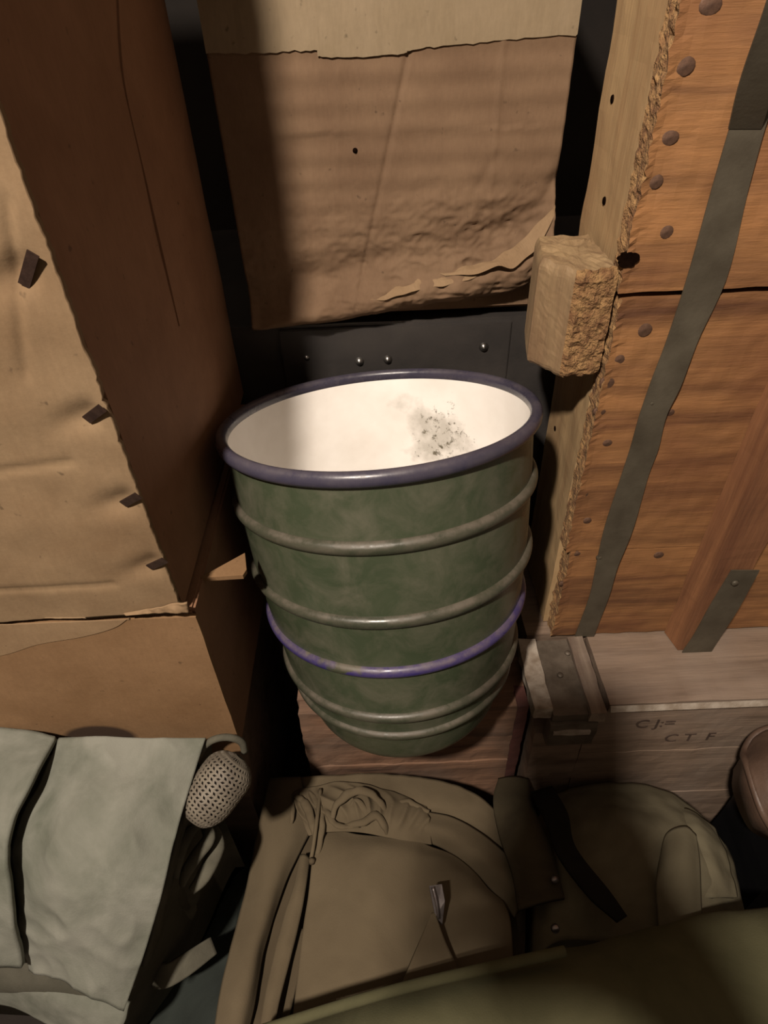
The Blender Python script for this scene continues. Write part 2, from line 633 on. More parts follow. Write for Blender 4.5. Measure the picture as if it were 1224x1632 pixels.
# ================================================================== long crate at the right, lying flat
zl = -0.590
lc = empty('crate', (0.5, 0.55, 0), 'grey weathered wooden crate with faded stencil letters, lying under the upright crate', 'crate')
LX = 0.158
v, f = grid_box((0.229, 0.362, Z(zl) - 0.014), (0.90, 0.455, Z(zl)), 0.012, wob(0.0010, 40))
obj('top_board', v, f, 'wood_grey', lc)
v, f = grid_box((LX + 0.002, 0.457, Z(zl) - 0.014), (0.90, 0.60, Z(zl) - 0.001), 0.02, wob(0.0010, 40))
obj('top_board', v, f, 'wood_grey', lc)
zf = zl - 0.0145
for k, (a, b) in enumerate(((-0.694, zf), (-0.80, -0.696), (-0.926, -0.803))):
    v, f = grid_box((0.215, 0.3645, Z(a)), (0.90, 0.380, Z(b)), 0.011, wob(0.0012, 50))
    fb_ = obj('front_board', v, f, 'wood_grey', lc)
    if k == 0:
        fb0 = fb_
# pale chamfer along the lid's front edge, lit look put into the colour
ribbon('lit_edge_strip', [(0.229, 0.361, Z(zl) - 0.0008), (0.90, 0.361, Z(zl) - 0.0008)], [(0.229, 0.3575, Z(zl) - 0.007), (0.90, 0.3575, Z(zl) - 0.007)],
       'white_paint_lit_edge', lc, 8, 0.0015, Vector((0, -0.8, 0.6)))
# battens and sheet steel at the end of the lid
v, f = grid_box((0.205, 0.350, Z(zl) - 0.012), (0.222, 0.449, Z(zl) + 0.004), 0.006, wob(0.0012, 70))
obj('batten', v, f, 'wood_grey_y', lc)
v, f = grid_box((LX - 0.010, 0.358, Z(zl) - 0.014), (0.168, 0.449, Z(zl) + 0.003), 0.006, wob(0.0016, 80))
obj('batten', v, f, 'white_paint_lit_edge', lc)
v, f = grid_box((0.168, 0.353, Z(zl) - 0.012), (0.205, 0.449, Z(zl) - 0.002), 0.007, wob(0.0008, 60))
obj('steel_plate', v, f, 'plate_steel', lc)
v, f = grid_box((0.166, 0.349, Z(zl) - 0.055), (0.216, 0.364, Z(zl) - 0.013), 0.007, wob(0.0014, 60))
obj('steel_plate', v, f, 'plate_steel', lc)
v, f = grid_box((0.170, 0.346, Z(zl) - 0.030), (0.209, 0.351, Z(zl) - 0.024), 0.005, wob(0.0010, 80))
obj('batten', v, f, 'white_paint_lit_edge', lc)
v, f = grid_box((LX, 0.3645, 0.004), (0.214, 0.385, Z(zl) - 0.0565), 0.011, wob(0.0014, 60))
obj('end_post', v, f, 'wood_grey', lc)
box('body', (LX + 0.003, 0.386, 0.003), (0.90, 0.598, Z(zl) - 0.016), 'wood_grey', lc)


def flat_text(name, txt, size, p, mat, parent, depth=0.0004):
    cu = bpy.data.curves.new(name, 'FONT')
    cu.body = txt
    cu.size = size
    cu.extrude = depth
    t = bpy.data.objects.new(name, cu)
    col.objects.link(t)
    bpy.context.view_layer.update()
    me = bpy.data.meshes.new_from_object(t)
    bpy.data.objects.remove(t)
    vv = [Vector((p[0] + q.co.x, p[1] - q.co.z, p[2] + q.co.y)) for q in me.vertices]
    ff = [list(q.vertices) for q in me.polygons]
    return obj(name, vv, ff, mat, parent)


pt = ay(1010, 1160, 0.3633)
flat_text('stencil_lettering', 'C J:=', 0.022, pt, 'stencil_ink', fb0)
pt = ay(1056, 1182, 0.3633)
flat_text('stencil_lettering', 'C T  F', 0.022, pt, 'stencil_ink', fb0)
for nx, ny in ((905, 1040), (893, 1075)):
    p = az(nx, ny, zl)
    lathe('nail', [(0.0001, 0.0005), (0.003, 0.0003), (0.0034, -0.0015), (0.0001, -0.002)], 'plate_steel', lc, p, (0, 0, 1), 10, False)

# ================================================================== upright crate at the right
uc = empty('crate', (0.45, 0.52, Z(zl)), 'orange brown nailed wooden crate with steel straps standing upright', 'crate')
YC = 0.452
UX = 0.181


def rag(seed, x0):
    def fn(p):
        e = max(0.0, 1 - (p.x - x0) / 0.012)
        return (0.0026 * e * (nz(p, 150, seed) + 0.5 * nz(p, 380, seed)), 0.0009 * nz(p, 70, seed) + 0.0012 * e * nz(p, 260, seed) - 0.0018 * e * e, 0.0008 * nz(p, 60, seed + 2))
    return fn


for k, (a, b, x0) in enumerate(((-0.1845, 0.02, UX - 0.002), (0.022, 0.20, UX), (-0.4505, -0.1895, UX + 0.001), (-0.586, -0.452, UX + 0.006))):
    v, f = grid_box((x0, YC, Z(a)), (0.75, YC + 0.021, Z(b)), 0.0045 if k in (0, 2) else 0.007, rag(k * 3.3, x0), div=[int((0.75 - x0) / 0.006), 5, max(8, int((b - a) / 0.0035))])
    obj('board', v, f, 'wood_orange', uc)
v, f = grid_box((UX + 0.002, YC + 0.022, Z(zl) + 0.002), (UX + 0.018, 0.578, Z(0.045)), 0.012,
                lambda p: (0.0010 * nz(p, 40), (-0.016 * max(0, (p.z - Z(0.0)) / 0.045) if p.y > 0.56 else 0) + 0.0015 * nz(p, 30), 0))
obj('side_board', v, f, 'wood_pale', uc)
box('body', (UX + 0.019, YC + 0.022, Z(zl) + 0.002), (0.748, 0.575, Z(0.19)), 'wood_orange', uc)
# vertical batten on the front, with its bevelled left edge
xl, xr = 0.318, 0.364
bv = [(xl, YC - 0.0005), (xl + 0.006, YC - 0.026), (xr, YC - 0.026), (xr, YC - 0.0005)]
vv, ff = [], []
nzs = 60
for i in range(nzs + 1):
    zz = Z(zl + 0.002) + (0.78) * i / nzs
    for (x, y) in bv:
        vv.append(Vector((x, y, zz)) + Vector((0.001 * nz((x, y, zz), 30), 0.001 * nz((x, y, zz), 30, 4), 0)))
for i in range(nzs):
    for j in range(4):
        ff.append([i * 4 + j, i * 4 + (j + 1) % 4, i * 4 + 4 + (j + 1) % 4, i * 4 + 4 + j])
ff += [[0, 1, 2, 3], [nzs * 4 + k for k in range(4)]]
obj('batten', vv, ff, 'wood_orange_v', uc)
# runner block nailed to the left side, sawn end towards us


BP = [(0.1785, 0.455), (0.150, 0.452), (0.1465, 0.4545), (0.1255, 0.481), (0.128, 0.50), (0.134, 0.535), (0.1785, 0.535)]
plan = []
for (a, b) in zip(BP, BP[1:] + BP[:1]):
    nn = max(1, int(math.hypot(b[0] - a[0], b[1] - a[1]) / 0.003))
    plan += [(a[0] + (b[0] - a[0]) * k / nn, a[1] + (b[1] - a[1]) * k / nn) for k in range(nn)]
vv, ff = [], []
nl = 32
cx_, cy_ = 0.155, 0.495
for k in range(nl + 1):
    t = k / nl
    e = max(0, (t - 0.90) / 0.10, (0.06 - t) / 0.06)
    for (x, y) in plan:
        q = Vector((x, y, Z(-0.254) + 0.087 * t))
        q.x = min(0.1788, cx_ + (x - cx_) * (1 - 0.10 * e * e))
        q.y = cy_ + (y - cy_) * (1 - 0.07 * e * e)
        rg = 1.0 if y < 0.456 and x > 0.1465 else 0.25
        q += Vector((min(0, 0.0015 * rg * nz(q, 150)), rg * (0.0022 * nz(q, 170, 3) + 0.0016 * nz(q, 420, 1)), 0.0025 * nz((x, y, 0), 110, t * 0.4)))
        vv.append(q)
npl = len(plan)
for k in range(nl):
    for i in range(npl):
        ff.append([k * npl + i, k * npl + (i + 1) % npl, (k + 1) * npl + (i + 1) % npl, (k + 1) * npl + i])
for base_, zc_ in ((0, vv[0].z), (nl * npl, vv[-1].z)):
    zm = sum(vv[base_ + i].z for i in range(npl)) / npl
    prev_ = base_
    for g_ in (0.86, 0.66, 0.44, 0.22):
        st_ = len(vv)
        for i in range(npl):
            q = vv[base_ + i]
            x, y = cx_ + (q.x - cx_) * g_, cy_ + (q.y - cy_) * g_
            vv.append(Vector((x, y, zm + (q.z - zm) * g_ ** 2 + 0.0022 * nz((x, y, 0), 130))))
        for i in range(npl):
            ff.append([prev_ + i, prev_ + (i + 1) % npl, st_ + (i + 1) % npl, st_ + i])
        prev_ = st_
    ff.append([prev_ + i for i in range(npl)])
rb = obj('runner_block', vv, ff, 'wood_block', uc)
rb.data.materials.append(MATS['wood_end'])
for pl in rb.data.polygons:
    c = pl.center + rb.location + uc.location
    if pl.normal.y < -0.3 and c.x > 0.1475 and c.y < 0.462:
        pl.material_index = 1
rb['label'] = 'short wooden block with rough sawn end'
# end grain of the boards is raw, pale wood
for o in [c for c in uc.children if c.name.startswith('board')]:
    o.data.materials.append(MATS['wood_end'])
    for pl in o.data.polygons:
        if pl.normal.x < -0.5:
            pl.material_index = 1

nail_me = None
for (nx, ny, sc) in ((1133, 8, 1.3), (1092, 106, 1.2), (1067, 220, 1.2), (1045, 290, 1.0), (1062, 370, 1.0), (1027, 526, 1.2), (987, 573, 1.0), (968, 610, 1.2),
                     (956, 656, 1.1), (968, 706, 0.9), (931, 787, 0.9), (936, 830, 0.8), (919, 883, 0.8), (896, 931, 0.7), (1050, 885, 1.0), (1068, 657, 0.8)):
    p = ay(nx, ny, YC)
    if nail_me is None:
        no = lathe('nail', [(0.0001, 0.0012), (0.004, 0.0008), (0.0052, -0.0002), (0.0050, -0.003), (0.0001, -0.0032)], 'nail_rust', uc, Vector((0, 0, 0)), (0, -1, 0.001), 14, False)
        nail_me = no.data
        # re-centre on its own origin
        for q in nail_me.vertices:
            q.co += uc.location
        no.location = p - uc.location
    else:
        no = bpy.data.objects.new('nail', nail_me)
        col.objects.link(no)
        no.parent = uc
        no.location = p - uc.location
    no.scale = (sc, 0.55, sc * random.uniform(0.75, 1.0))
for (nx, ny) in ((976, 158), (963, 320), (885, 683)):
    p = ax(nx, ny, UX + 0.002)
    lathe('nail_hole', [(0.0001, 0.0010), (0.0026, 0.0008), (0.0034, -0.0005), (0.0001, -0.003)], 'hole_shade', uc, p, (-1, 0.001, 0.001), 10, False)
p = ay(1000, 413, YC)  # raised dark disc, its colour gives the gouge's shade
kv = []
for k in range(22):
    a = 2 * math.pi * k / 22
    r = 0.0062 * (1 + 0.28 * nz((math.cos(a), math.sin(a), 0.3), 2.2))
    kv.append(p + Vector((r * 1.15 * math.cos(a), -0.0022, r * 0.85 * math.sin(a))))
kv += [q + Vector((0, 0.004, 0)) for q in kv]
obj('knot_hole', kv, [list(range(22)), list(range(43, 21, -1))] + [[i, (i + 1) % 22, (i + 1) % 22 + 22, i + 22] for i in range(22)], 'hole_shade', uc)
# steel straps
SP = [(1176, 1232, 160), (1160, 1216, 200), (1132, 1190, 300), (1095, 1158, 440), (1062, 1112, 540), (1034, 1084, 610), (1017, 1060, 660), (1003, 1048, 715), (989, 1032, 760),
      (962, 1008, 840), (948, 983, 900), (938, 969, 950), (916, 946, 1013)]
YS = YC - 0.0016
st1 = ribbon('strap', [ay(a, y, YS) for a, b, y in SP], [ay(b, y, YS) for a, b, y in SP], 'strap_steel', uc, 60, 0.0012,
       disp=lambda t: 0.0012 * math.sin(t * 17) + 0.0012)
# its upper end has sprung away from the boards
ribbon('strap_end', [ay(1160, 205, YS - 0.003), ay(1178, 130, YS - 0.02), ay(1215, 20, YS - 0.035), ay(1240, -60, YS - 0.04)],
       [ay(1212, 205, YS - 0.003), ay(1238, 130, YS - 0.02), ay(1290, 20, YS - 0.035), ay(1320, -60, YS - 0.04)], 'strap_steel', uc, 24, 0.0012)
YB_ = YC - 0.0275
S2 = [(1165, 1210, 908), (1128, 1176, 970), (1106, 1150, 1010), (1086, 1132, 1040)]
st2 = ribbon('strap', [ay(a, y, YB_) for a, b, y in S2], [ay(b, y, YB_) for a, b, y in S2], 'strap_steel', uc, 20, 0.0012)
for (nx, ny, yy) in ((1170, 927, YB_), (1037, 640, YS), (955, 886, YS), (1183, 197, YS)):
    lathe('strap_nail', [(0.0001, 0.0038), (0.003, 0.0034), (0.004, 0.0016), (0.0001, 0.001)], 'strap_steel', st2 if yy == YB_ else st1, ay(nx, ny, yy), (0, -1, 0.001), 12, False)

# ================================================================== black trunk behind the bucket
bt = empty('trunk', (0.0, 0.75, Z(zc)), 'black painted metal trunk with bright rivets behind the bucket', 'trunk')
YT = 0.618
v, f = grid_box((-0.26, YT, Z(zc) + 0.002), (0.34, 0.95, Z(-0.272)), 0.03, wob(0.0010, 20))
obj('body', v, f, 'trunk_black', bt)
pa, pb = ay(455, 600, YT), ay(806, 600, YT)
box('front_plate', (pa.x, YT - 0.003, Z(-0.50)), (pb.x, YT + 0.001, Z(-0.276)), 'trunk_black', bt, 0.001)
for (nx, ny, s) in ((489, 570, 1.0), (573, 576, 1.5), (618, 573, 1.5), (771, 553, 1.6)):
    p = ay(nx, ny, YT - 0.003)
    lathe('rivet', [(0.0001, 0.0026 * s), (0.0022 * s, 0.0018 * s), (0.0032 * s, 0.0004), (0.0034 * s, -0.001), (0.0001, -0.001)], 'rivet_steel', bt, p, (0, -1, 0.001), 14, False)
# the trunk stands on a low support
sb = empty('plank', (0.0, 0.78, 0), 'rough dark wooden support beam under the black trunk', 'plank')
v, f = grid_box((-0.26, 0.612, 0.003), (0.157, 0.95, Z(zc) - 0.0005), 0.04, wob(0.0012, 30))
obj('body', v, f, 'wood_grey', sb)

# ================================================================== cardboard box on the trunk
cb = empty('cardboard_box', (0.02, 0.75, Z(-0.262)), 'brown cardboard box with crushed lower corner above the bucket', 'cardboard box')
YK = 0.600
KX0, KX1 = -0.122, 0.163
box('body', (KX0 + 0.004, YK + 0.016, Z(-0.262)), (KX1 - 0.006, 0.94, Z(0.14)), 'card_back', cb, 0.003)


def seg_d(p, a, b):
    ap, ab = (p[0] - a[0], p[1] - a[1]), (b[0] - a[0], b[1] - a[1])
    t = max(0, min(1, (ap[0] * ab[0] + ap[1] * ab[1]) / (ab[0] ** 2 + ab[1] ** 2)))
    return math.hypot(ap[0] - ab[0] * t, ap[1] - ab[1] * t), t


def pk(px, py):
    q = ay(px, py, YK)
    return (q.x, q.z)


CREASE = [(pk(668, 0), pk(568, 485), 0.0022, 0.0016), (pk(803, 60), pk(775, 400), -0.0010, 0.002), (pk(540, 110), pk(535, 400), -0.0006, 0.003), (pk(790, 250), pk(760, 300), 0.001, 0.004)]
botl = [pk(415, 525), pk(530, 516), pk(660, 492), pk(760, 478), pk(830, 464), pk(870, 440), pk(886, 410)]


def bot_z(x):
    for (xa, za), (xb, zb) in zip(botl, botl[1:]):
        if x <= xb:
            return za + (zb - za) * max(0, min(1, (x - xa) / (xb - xa)))
    return botl[-1][1]


ridl = [pk(415, 512), pk(480, 494), pk(560, 476), pk(640, 452), pk(720, 442), pk(790, 425), pk(830, 408), pk(860, 375), pk(886, 338)]


def line_z(pl, x):
    for (xa, za), (xb, zb) in zip(pl, pl[1:]):
        if x <= xb:
            return za + (zb - za) * max(0, min(1, (x - xa) / (xb - xa)))
    return pl[-1][1]


nx_, nz_ = 140, 190
verts, faces = [], []
for side in (0, 1):
    for i in range(nx_ + 1):
        for j in range(nz_ + 1):
            x = KX0 + (KX1 - KX0) * i / nx_
            zb_ = bot_z(x)
            t = (j / nz_) ** 1.35
            z = zb_ + (Z(0.14) - zb_) * t
            p = (x, z)
            d = 0.0
            for a, b, dep, wd in CREASE:
                q, _ = seg_d(p, a, b)
                d += dep * math.exp(-(q / wd) ** 2)
            zr = line_z(ridl, x) + 0.0035 * nz((x, 0, 0), 70)
            h_r = 0.010 + 0.004 * nz((x, 3, 0), 45)
            e = z - zr
            if e >= 0:
                d -= h_r * math.exp(-(e / (0.010 + 0.004 * nz((x, 5, 0), 30))) ** 1.3)
                d += 0.004 * math.exp(-((e - 0.030) / 0.014) ** 2) * (1 + nz((x, 1, z), 30))
            else:
                q = max(0.0, min(1.0, -e / max(0.002, zr - zb_)))
                d -= h_r * (1 - q ** 2.2) + 0.0035 * math.sin(q * 3.1) - 0.004 * q ** 5
            if z < Z(-0.13):
                k_ = min(1, (Z(-0.13) - z) / 0.05) * (0.35 + 0.65 * max(0, min(1, (x + 0.06) / 0.12)))
                a1, a2 = nz((x * 0.6, 0, z), 55), nz((x, 2, z * 1.3), 120)
                d += k_ * (0.0065 * (abs(a1) - 0.25) + 0.0035 * (abs(a2) - 0.25))
            d += 0.00040 * math.sin(z * 330) + (0.0022 * nz((x, 0, z), 12) if z < Z(-0.1) else 0.0)
            verts.append((x, YK + d + side * 0.004, z))
o_ = (nx_ + 1) * (nz_ + 1)
ID = lambda i, j: i * (nz_ + 1) + j
for i in range(nx_):
    for j in range(nz_):
        q = [ID(i, j), ID(i + 1, j), ID(i + 1, j + 1), ID(i, j + 1)]
        faces += [q, [x + o_ for x in reversed(q)]]
rim = [ID(i, 0) for i in range(nx_ + 1)] + [ID(nx_, j) for j in range(1, nz_ + 1)] + [ID(i, nz_) for i in range(nx_ - 1, -1, -1)] + [ID(0, j) for j in range(nz_ - 1, 0, -1)]
for a, b in zip(rim, rim[1:] + rim[:1]):
    faces.append([a, b, b + o_, a + o_])
obj('front_panel', verts, faces, 'card_back', cb, smooth=True)
# paper strip stuck over the top of the panel, torn lower edge
low = [pk(318, 84), pk(420, 84), pk(505, 80), pk(512, 91), pk(600, 89), pk(645, 84), pk(652, 80), pk(700, 74), pk(800, 64), pk(930, 54)]
a_ = spline([Vector((x, YK - 0.0018, z)) for x, z in low], 90)
vv, ff = [], []
for k, p in enumerate(a_):
    x = min(max(p.x, KX0), KX1)
    for y in (-0.0012, 0.0):
        vv.append(Vector((x, YK - 0.0002 + y - 0.0008 * abs(nz(p, 60)), p.z + 0.0012 * nz(p, 260))))
        vv.append(Vector((x, YK - 0.0012 + y, Z(0.14))))
for k in range(len(a_) - 1):
    b = k * 4
    ff += [[b, b + 1, b + 5, b + 4], [b + 2, b + 6, b + 7, b + 3], [b, b + 4, b + 6, b + 2], [b + 1, b + 3, b + 7, b + 5]]
ff += [[0, 2, 3, 1], [len(vv) - 4, len(vv) - 3, len(vv) - 1, len(vv) - 2]]
obj('paper_strip', vv, ff, 'paper', cb)
# torn paper standing off the crushed corner; pale colour adds the ridge's highlight
for tp_, bt_ in (([(560, 480), (600, 466), (660, 446), (720, 436), (770, 424)], [(562, 488), (610, 478), (664, 462), (726, 452), (776, 446)]),
                 ([(700, 436), (760, 420), (812, 398), (846, 366), (885, 326)], [(712, 446), (770, 436), (824, 420), (858, 396), (890, 360)])):
    n_ = 46
    ta = spline([ay(x, y, YK - 0.0050) for x, y in tp_], n_)
    ba = spline([ay(x, y, YK - 0.0150) for x, y in bt_], n_)
    for k in range(n_):
        e_ = math.sin(math.pi * k / (n_ - 1)) ** 0.4
        ta[k] = ta[k] + Vector((0, 0.004 * nz(ta[k], 60), 0.003 * nz(ta[k], 75, 4)))
        ba[k] = ba[k] + Vector((0, 0.005 * nz(ba[k], 55, 2), 0.005 * nz(ba[k], 62, 9)))
        ba[k] = ta[k].lerp(ba[k], e_)
    mid_ = [a.lerp(b, 0.5) + Vector((0, 0.0025 * nz(a, 90, 6), 0.001)) for a, b in zip(ta, ba)]
    vv, ff = [], []
    for a, m, b in zip(ta, mid_, ba):
        vv += [a, m, b, b + Vector((0, 0.0008, 0)), m + Vector((0, 0.0008, 0)), a + Vector((0, 0.0008, 0))]
    for k in range(n_ - 1):
        for q in range(6):
            ff.append([k * 6 + q, k * 6 + (q + 1) % 6, k * 6 + 6 + (q + 1) % 6, k * 6 + 6 + q])
    ff += [[0, 1, 2, 3, 4, 5], [(n_ - 1) * 6 + q for q in range(6)]]
    obj('torn_paper', vv, ff, 'paper_pale', cb)
p = ay(566, 240, YK)
lathe('puncture', [(0.0001, 0.0016), (0.0014, 0.0014), (0.0022, 0.0), (0.0001, -0.002)], 'hole_shade', cb, p, (0, -1, 0.001), 10, False)

# ================================================================== left boxes
YL = 0.300
XL = -0.149
ZL = -0.348
lb = empty('cardboard_box', (-0.37, 0.46, Z(ZL)), 'tall stapled cardboard box at left with frayed front edge', 'cardboard box')
box('body', (-0.60, YL + 0.006, Z(ZL) + 0.002), (XL - 0.004, 0.612, Z(0.25)), 'card_side', lb, 0.002)
v, f = grid_box((XL - 0.0035, YL + 0.0055, Z(ZL) + 0.002), (XL - 0.0002, 0.614, Z(0.25)), 0.012,
                lambda p: (0.0012 * nz(p, 14), 0, 0))
obj('side_panel', v, f, 'card_side', lb)
# glued flap on the side
fl = [ax(185, -60, XL), ax(190, 60, XL), ax(200, 150, XL), ax(232, 290, XL), ax(262, 420, XL), ax(285, 520, XL)]
fl2 = [Vector((XL, min(0.610, p.y + 0.15), p.z)) for p in fl]
ribbon('glued_flap', fl, fl2, 'card_side', lb, 40, 0.0016, Vector((1, 0, 0)), disp=lambda t: -0.0008)
STP = [(45, 430, 34), (150, 660, 28), (208, 797, 28), (250, 899, 30)]
stp3 = [ay(a, b, YL) for a, b, _ in STP]
LCR = [tuple((q.x, q.z) for q in (ay(*a, YL), ay(*b, YL))) for a, b in (((-150, 945), (180, 932)), ((10, 320), (40, 600)), ((-40, 760), (110, 740)))]
nx_, nz_ = 130, 200
verts, faces = [], []
for side in (0, 1):
    for i in range(nx_ + 1):
        for j in range(nz_ + 1):
            u = (i / nx_)
            u = 1 - (1 - u) ** 1.6
            z = Z(ZL) + 0.60 * (j / nz_) ** 1.1
            x1 = XL + 0.0015 * nz((0, 0, z), 60) + 0.0011 * nz((0, 0, z), 260)
            x = -0.60 + (x1 + 0.60) * u
            zz = z + (0.0012 * nz((x, 0, 0), 120) + 0.004 * math.sin((x + 0.3) * 9) if j == 0 else 0)
            d = 0.0028 * nz((x, 1, z), 9) + 0.0010 * nz((x, 1, z), 38)
            for (ca, cb2) in LCR:
                d += 0.0016 * math.exp(-(seg_d((x, z), ca, cb2)[0] / 0.0025) ** 2)
            for p in stp3:
                dx, dz = x - p.x, z - p.z
                d += 0.0040 * math.exp(-((dx + 0.004) / (0.020 if dx < -0.004 else 0.006)) ** 2 - ((dz - 0.3 * dx) / 0.008) ** 2)
            verts.append((x, YL + d + side * 0.005, zz))
o_ = (nx_ + 1) * (nz_ + 1)
for i in range(nx_):
    for j in range(nz_):
        q = [ID(i, j), ID(i + 1, j), ID(i + 1, j + 1), ID(i, j + 1)]
        faces += [q, [x + o_ for x in reversed(q)]]
rim = [ID(i, 0) for i in range(nx_ + 1)] + [ID(nx_, j) for j in range(1, nz_ + 1)] + [ID(i, nz_) for i in range(nx_ - 1, -1, -1)] + [ID(0, j) for j in range(nz_ - 1, 0, -1)]
for a, b in zip(rim, rim[1:] + rim[:1]):
    faces.append([a, b, b + o_, a + o_])
obj('front_panel', verts, faces, 'card_front', lb, smooth=True)
for (a, b, L) in STP:                           # flat wire staples, one leg sunk in a dent
    p = ay(a, b, YL)
    ang = math.radians(52 if a < 100 else 36)
    dx = Vector((math.cos(ang), 0, math.sin(ang)))
    dn = Vector((-math.sin(ang), 0, math.cos(ang)))
    h = L * 0.00030
    wd = 0.0027
    ribbon('staple', [p - dx * h + dn * wd, p + dn * wd, p + dx * h + dn * wd], [p - dx * h - dn * wd, p - dn * wd, p + dx * h - dn * wd],
           'staple_rust', lb, 9, 0.0010, disp=lambda t: -0.0030 + 0.0046 * t)
rows = [[ay(196, 977, YL - 0.001), ay(250, 968, YL - 0.002), ay(298, 960, YL - 0.002)], [ay(200, 981, YL - 0.003), ay(250, 978, YL - 0.004), ay(300, 978, YL - 0.003)]]
patch('torn_paper', rows, 'paper_pale', lb, 30, 8, 0.0015, up=Vector((0, -1, 0)), wrinkle=0.002, wscale=140)

lw = empty('cardboard_box', (-0.37, 0.46, Z(-0.548)), 'plain cardboard box at left under the stapled box', 'cardboard box')
XW = -0.141
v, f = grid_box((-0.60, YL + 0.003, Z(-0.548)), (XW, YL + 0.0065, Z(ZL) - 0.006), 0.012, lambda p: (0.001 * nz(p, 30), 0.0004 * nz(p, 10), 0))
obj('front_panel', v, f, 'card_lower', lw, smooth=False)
box('body', (-0.60, YL + 0.007, Z(-0.547)), (XW - 0.002, 0.60, Z(ZL) - 0.003), 'card_side', lw, 0.002)
tp = [ay(-240, 1085, YL + 0.002), ay(-120, 1066, YL + 0.002), ay(0, 1046, YL + 0.002), ay(60, 1028, YL + 0.002), ay(130, 1016, YL + 0.002), ay(180, 1002, YL + 0.002), ay(205, 986, YL + 0.002)]
tq = [Vector((p.x - 0.0, YL + 0.002, Z(ZL) - 0.0055)) for p in tp]
ribbon('peeled_paper', tp, tq, 'paper_pale', lw, 50, 0.0008, disp=lambda t: -0.0012)
sp = empty('crate', (-0.37, 0.48, 0), 'dark wooden crate hidden in shade under the left cardboard boxes', 'crate')
v, f = grid_box((-0.60, 0.345, 0.003), (-0.17, 0.60, Z(-0.5495)), 0.04, wob(0.001, 30))
obj('body', v, f, 'wood_grey', sp)
# lower box's flap towards the bucket, outline shaped to the upper box's shadow
pf = [ax(340, 928, XW + 0.003)]
tri = [(-0.146, 0.341), (-0.112, 0.342), (-0.110, 0.348), (-0.114, 0.367)]
vv = [Vector((x, y, Z(-0.3525))) for x, y in tri] + [Vector((x, y, Z(-0.3565))) for x, y in tri]
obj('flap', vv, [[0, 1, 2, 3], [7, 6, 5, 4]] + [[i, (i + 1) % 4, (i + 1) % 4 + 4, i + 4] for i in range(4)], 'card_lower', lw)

# ================================================================== grey-green canvas bag, lower left
cg = empty('canvas_bag', (-0.32, 0.20, 0.0), 'grey green canvas bag with open side at lower left', 'bag')


def crumple(amp, s=28):
    def fn(u, v, p):
        a = nz(p, s, 1.3)
        b = nz(p, s * 2.1, 7.7)
        return amp * (1 - 2 * abs(a)) * 0.8 + amp * 0.45 * (1 - 2 * abs(b)) - amp * 0.5
    return fn


rows = [[az(98, 1177, -.494), az(170, 1174, -.486), az(250, 1176, -.490), az(328, 1176, -.496)],
        [az(66, 1240, -.506), az(150, 1225, -.494), az(230, 1222, -.496), az(312, 1225, -.508)],
        [az(27, 1325, -.524), az(115, 1315, -.506), az(200, 1322, -.508), az(280, 1330, -.525)],
        [az(24, 1405, -.552), az(100, 1412, -.532), az(180, 1420, -.535), az(256, 1430, -.552)],
        [az(34, 1482, -.592), az(100, 1492, -.574), az(160, 1510, -.577), az(228, 1525, -.592)],
        [az(48, 1545, -.630), az(95, 1562, -.616), az(140, 1585, -.618), az(198, 1610, -.635)]]
patch('flap', rows, 'canvas_grey', cg, 70, 80, 0.005, disp=crumple(0.0050, 17))
rows = [[az(-260, 1140, -.484), az(-100, 1150, -.486), az(30, 1162, -.487), az(88, 1174, -.486)],
        [az(-300, 1240, -.500), az(-140, 1240, -.498), az(-20, 1240, -.492), az(52, 1242, -.484)],
        [az(-330, 1340, -.520), az(-160, 1340, -.518), az(-60, 1335, -.510), az(13, 1332, -.500)],
        [az(-345, 1440, -.560), az(-170, 1440, -.558), az(-60, 1440, -.550), az(16, 1440, -.540)],
        [az(-360, 1545, -.622), az(-180, 1545, -.620), az(-50, 1543, -.614), az(36, 1540, -.606)]]
patch('flap', rows, 'canvas_grey', cg, 50, 60, 0.005, disp=crumple(0.0022, 20))
# body of the bag below the flaps
rows = [[az(-330, 1190, -.51), az(-100, 1200, -.51), az(100, 1205, -.51), az(296, 1205, -.515), az(308, 1220, -.54)],
        [az(-350, 1250, -.53), az(-100, 1250, -.53), az(100, 1250, -.525), az(270, 1260, -.535), az(292, 1270, -.56)],
        [az(-380, 1400, -.57), az(-100, 1400, -.57), az(100, 1410, -.56), az(215, 1420, -.575), az(240, 1430, -.60)],
        [az(-400, 1560, -.66), az(-100, 1570, -.66), az(60, 1580, -.655), az(150, 1600, -.66), az(175, 1620, -.68)]]
patch('body', rows, 'canvas_grey_dark', cg, 50, 40, floor=0.165)
rows = [[az(-120, 1525, -.650), az(0, 1530, -.650), az(100, 1550, -.648), az(205, 1600, -.655)],
        [az(-120, 1560, -.662), az(0, 1570, -.662), az(100, 1600, -.660), az(192, 1640, -.668)],
        [az(-120, 1588, -.700), az(0, 1600, -.700), az(90, 1640, -.70), az(150, 1680, -.70)]]
patch('lower_fold', rows, 'canvas_grey', cg, 40, 30, 0.006, disp=crumple(0.0015))
